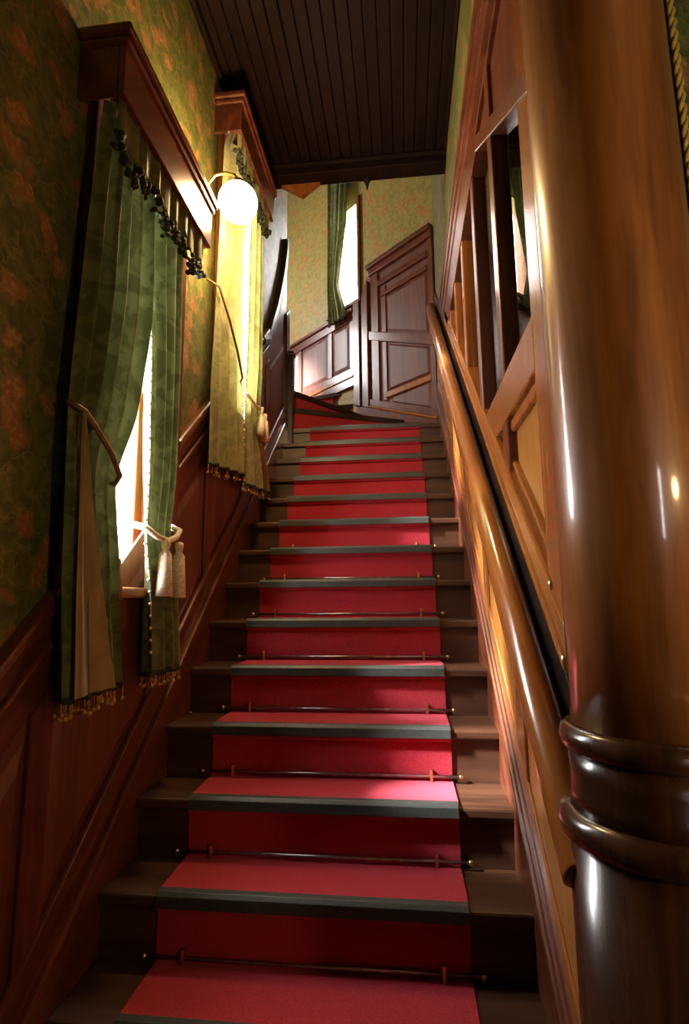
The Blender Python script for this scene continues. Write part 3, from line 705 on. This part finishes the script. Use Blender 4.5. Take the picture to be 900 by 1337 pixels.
# ------------------------------------------------------------------ globe sconce
def sconce(label, yw, xw, sg, zc, globe):
    LP = Vector((xw+sg*.225, yw, zc))
    q = empty('wall_sconce', (xw, yw, zc-.07), label, 'lamp')
    X = lambda d: xw+sg*d
    bm = BM(); bmesh.ops.create_cone(bm, cap_ends=True, segments=24, radius1=.055, radius2=.04, depth=.025, matrix=Matrix.Translation((X(.0125), yw, zc-.07)) @ Matrix.Rotation(sg*math.pi/2, 4, 'Y')); obj('backplate', bm, BRASS, q, bevel=.004)
    ap = [(X(.02), yw, zc-.07), (X(.05), yw, zc+.01), (X(.075), yw, zc+.11), (X(.11), yw, zc+.155), (X(.16), yw, zc+.162), (X(.205), yw, zc+.145), (LP.x, yw, zc+.11)]
    obj('arm', tube(BM(), ap, .0075, 10), BRASS, q, smooth=True)
    obj('scroll', tube(BM(), [(X(.06+.035*math.cos(a)), yw, zc-.03+.035*math.sin(a)) for a in [i*.35 for i in range(17)]], .005, 8), BRASS, q, smooth=True)
    obj('fitter', lathe(BM(), [(.012, .03), (.03, .02), (.042, 0), (.042, -.015), (.0, -.015)], (LP.x, LP.y, LP.z+.087), 24), BRASS, q, smooth=True)
    bm = BM(); bmesh.ops.create_uvsphere(bm, u_segments=40, v_segments=24, radius=.090, matrix=Matrix.Translation(LP)); obj('globe', bm, globe, q, smooth=True)
sconce('lit round globe lamp on a brass arm between the two windows', 2.205, XL, 1, 3.417, GLOBE)
# unseen pendant added behind the viewer on the right to brighten the column
PP = Vector((1.12, -.15, 1.80))
q = empty('added_pendant_lamp', (PP.x, PP.y, CZ), 'unseen globe lamp added in the hall to brighten the column', 'lamp')
obj('canopy', lathe(BM(), [(.0, 0), (.06, 0), (.055, -.02), (.02, -.04), (0, -.04)], (PP.x, PP.y, CZ), 24), BRASS, q, smooth=True)
obj('rod', tube(BM(), [(PP.x, PP.y, CZ-.02), (PP.x, PP.y, PP.z+.10)], .006, 10), BRASS, q, smooth=True)
obj('fitter', lathe(BM(), [(.012, .03), (.03, .02), (.045, 0), (.045, -.018), (0, -.018)], (PP.x, PP.y, PP.z+.095), 24), BRASS, q, smooth=True)
bm = BM(); bmesh.ops.create_uvsphere(bm, u_segments=40, v_segments=24, radius=.098, matrix=Matrix.Translation(PP)); obj('globe', bm, GLOBE2, q, smooth=True)

# ------------------------------------------------------------------ panelling on the oblique wall
tf = empty('trim_oblique', WP(0, 0, 3.0), 'tall mahogany panelling on the slanting wall above the winders', 'wainscot', kind='structure')
def op(name, mat, d0, d1, pts, bevel=.004): return obj(name, prism(BM(), [(s, d0, z) for s, z in pts], (0, d1-d0, 0)), mat, tf, bevel=bevel, xf=OX)
def zb(s): return 3.07+.40*s
def zm(s): return 3.79+.44*s
op('backing', PANEL, 0, .01, [(0, zb(0)-.2), (1.06, zb(1.06)-.2), (1.06, 4.55), (.82, 4.88), (0, 4.88)], 0)
op('skirting', MAHOG_Y, .008, .040, [(0, zb(0)-.12), (.98, zb(.98)-.12), (.98, zb(.98)+.0), (0, zb(0)+.0)])
op('skirting_cap', HONEY_Y, .008, .052, [(0, zb(0)), (.86, zb(.86)), (.86, zb(.86)+.025), (0, zb(0)+.025)], .008)
op('bottom_rail', MAHOG_Y, .008, .033, [(.0, zb(0)+.025), (.84, zb(.84)+.025), (.84, zb(.84)+.09), (.0, zb(0)+.09)])
op('level_rail', HONEY_Y, .008, .034, [(.05, 3.44), (.62, 3.44), (.62, 3.50), (.05, 3.50)], .008)
op('middle_rail', MAHOG_Y, .008, .034, [(.0, zm(0)-.05), (.84, zm(.84)-.05), (.84, zm(.84)+.05), (.0, zm(0)+.05)], .008)
op('stile', MAHOG, .008, .030, [(0, zb(0)), (.06, zb(.06)), (.06, 4.84), (0, 4.84)])
op('stile', MAHOG, .008, .030, [(.70, zb(.70)), (.80, zb(.80)), (.80, 4.84), (.70, 4.84)])
op('inner_stile', MAHOG, .008, .022, [(.60, zb(.60)+.1), (.655, zb(.655)+.1), (.655, 4.6), (.60, 4.6)], .008)
op('level_cornice', MAHOG_Y, .008, .075, [(-.01, 4.85), (.84, 4.85), (.84, 4.90), (-.01, 4.90)], .012)
op('level_cornice', MAHOG_Y, .008, .050, [(-.01, 4.78), (.82, 4.78), (.82, 4.85), (-.01, 4.85)], .012)
op('level_moulding', MAHOG_Y, .008, .040, [(.06, 4.62), (.70, 4.62), (.70, 4.68), (.06, 4.68)], .012)
op('level_moulding', MAHOG_Y, .008, .036, [(.06, 4.49), (.66, 4.49), (.66, 4.54), (.06, 4.54)], .012)
def ofr(name, pts, d0=.01, d1=.024, k=.88, mat=PANEL):
    cs = sum(p[0] for p in pts)/len(pts); cz = sum(p[1] for p in pts)/len(pts)
    return obj(name, frustum(BM(), [(s, d0, z) for s, z in pts], [(cs+(s-cs)*k, d1, cz+(z-cz)*k) for s, z in pts]), mat, tf, xf=OX)
ofr('panel', [(.07, zm(.07)+.06), (.59, zm(.59)+.06), (.59, 4.48), (.07, 4.48)])
ofr('panel', [(.07, 3.51), (.59, 3.51), (.59, zm(.59)-.06), (.07, zm(.07)-.06)])
ofr('panel', [(.07, zb(.07)+.1), (.55, zb(.55)+.1), (.55, 3.43), (.07, 3.43)])
op('pilaster', MAHOG, .008, .045, [(.84, zb(.84)), (.93, zb(.93)), (.93, 4.62), (.84, 4.75)], .006)
op('pilaster', MAHOG, .008, .045, [(.965, zb(.965)), (1.06, zb(1.06)), (1.06, 4.60), (.965, 4.60)], .006)
op('pilaster_groove', DARK, .008, .014, [(.93, zb(.93)), (.965, zb(.965)), (.965, 4.58), (.93, 4.58)], 0)
# landing dado
td = empty('trim_landing', WP(2, 0, nZ(17)), 'rosy lit mahogany dado along the upper landing', 'wainscot', kind='structure')
ob('backing', PANEL, td, 1.06, 4.3, 0, .01, nZ(17), 4.5)
ob('skirting', MAHOG_Y, td, 1.06, 4.3, .008, .034, nZ(17), nZ(17)+.09); ob('skirting_cap', HONEY_Y, td, 1.06, 4.3, .008, .046, nZ(17)+.09, nZ(17)+.12, .01)
ob('bottom_rail', MAHOG_Y, td, 1.06, 4.3, .008, .024, nZ(17)+.12, nZ(17)+.20)
ob('chair_rail', MAHOG_Y, td, 1.06, 4.3, .008, .030, 4.43, 4.52); ob('chair_rail_cap', MAHOG_Y, td, 1.06, 4.3, .008, .055, 4.52, 4.56, .012)
sl = [1.10, 1.46, 2.02, 2.6, 3.2, 3.8]
for s in sl: ob('stile', MAHOG, td, s-.035, s+.035, .008, .024, nZ(17)+.20, 4.43)
for a, c in zip(sl[:-1], sl[1:]):
    a, c = a+.04, c-.04; z0, z1 = nZ(17)+.21, 4.42
    obj('panel', frustum(BM(), [(a, .01, z0), (c, .01, z0), (c, .01, z1), (a, .01, z1)], [(a+.04, .02, z0+.04), (c-.04, .02, z0+.04), (c-.04, .02, z1-.04), (a+.04, .02, z1-.04)]), PANEL, td, xf=OX)
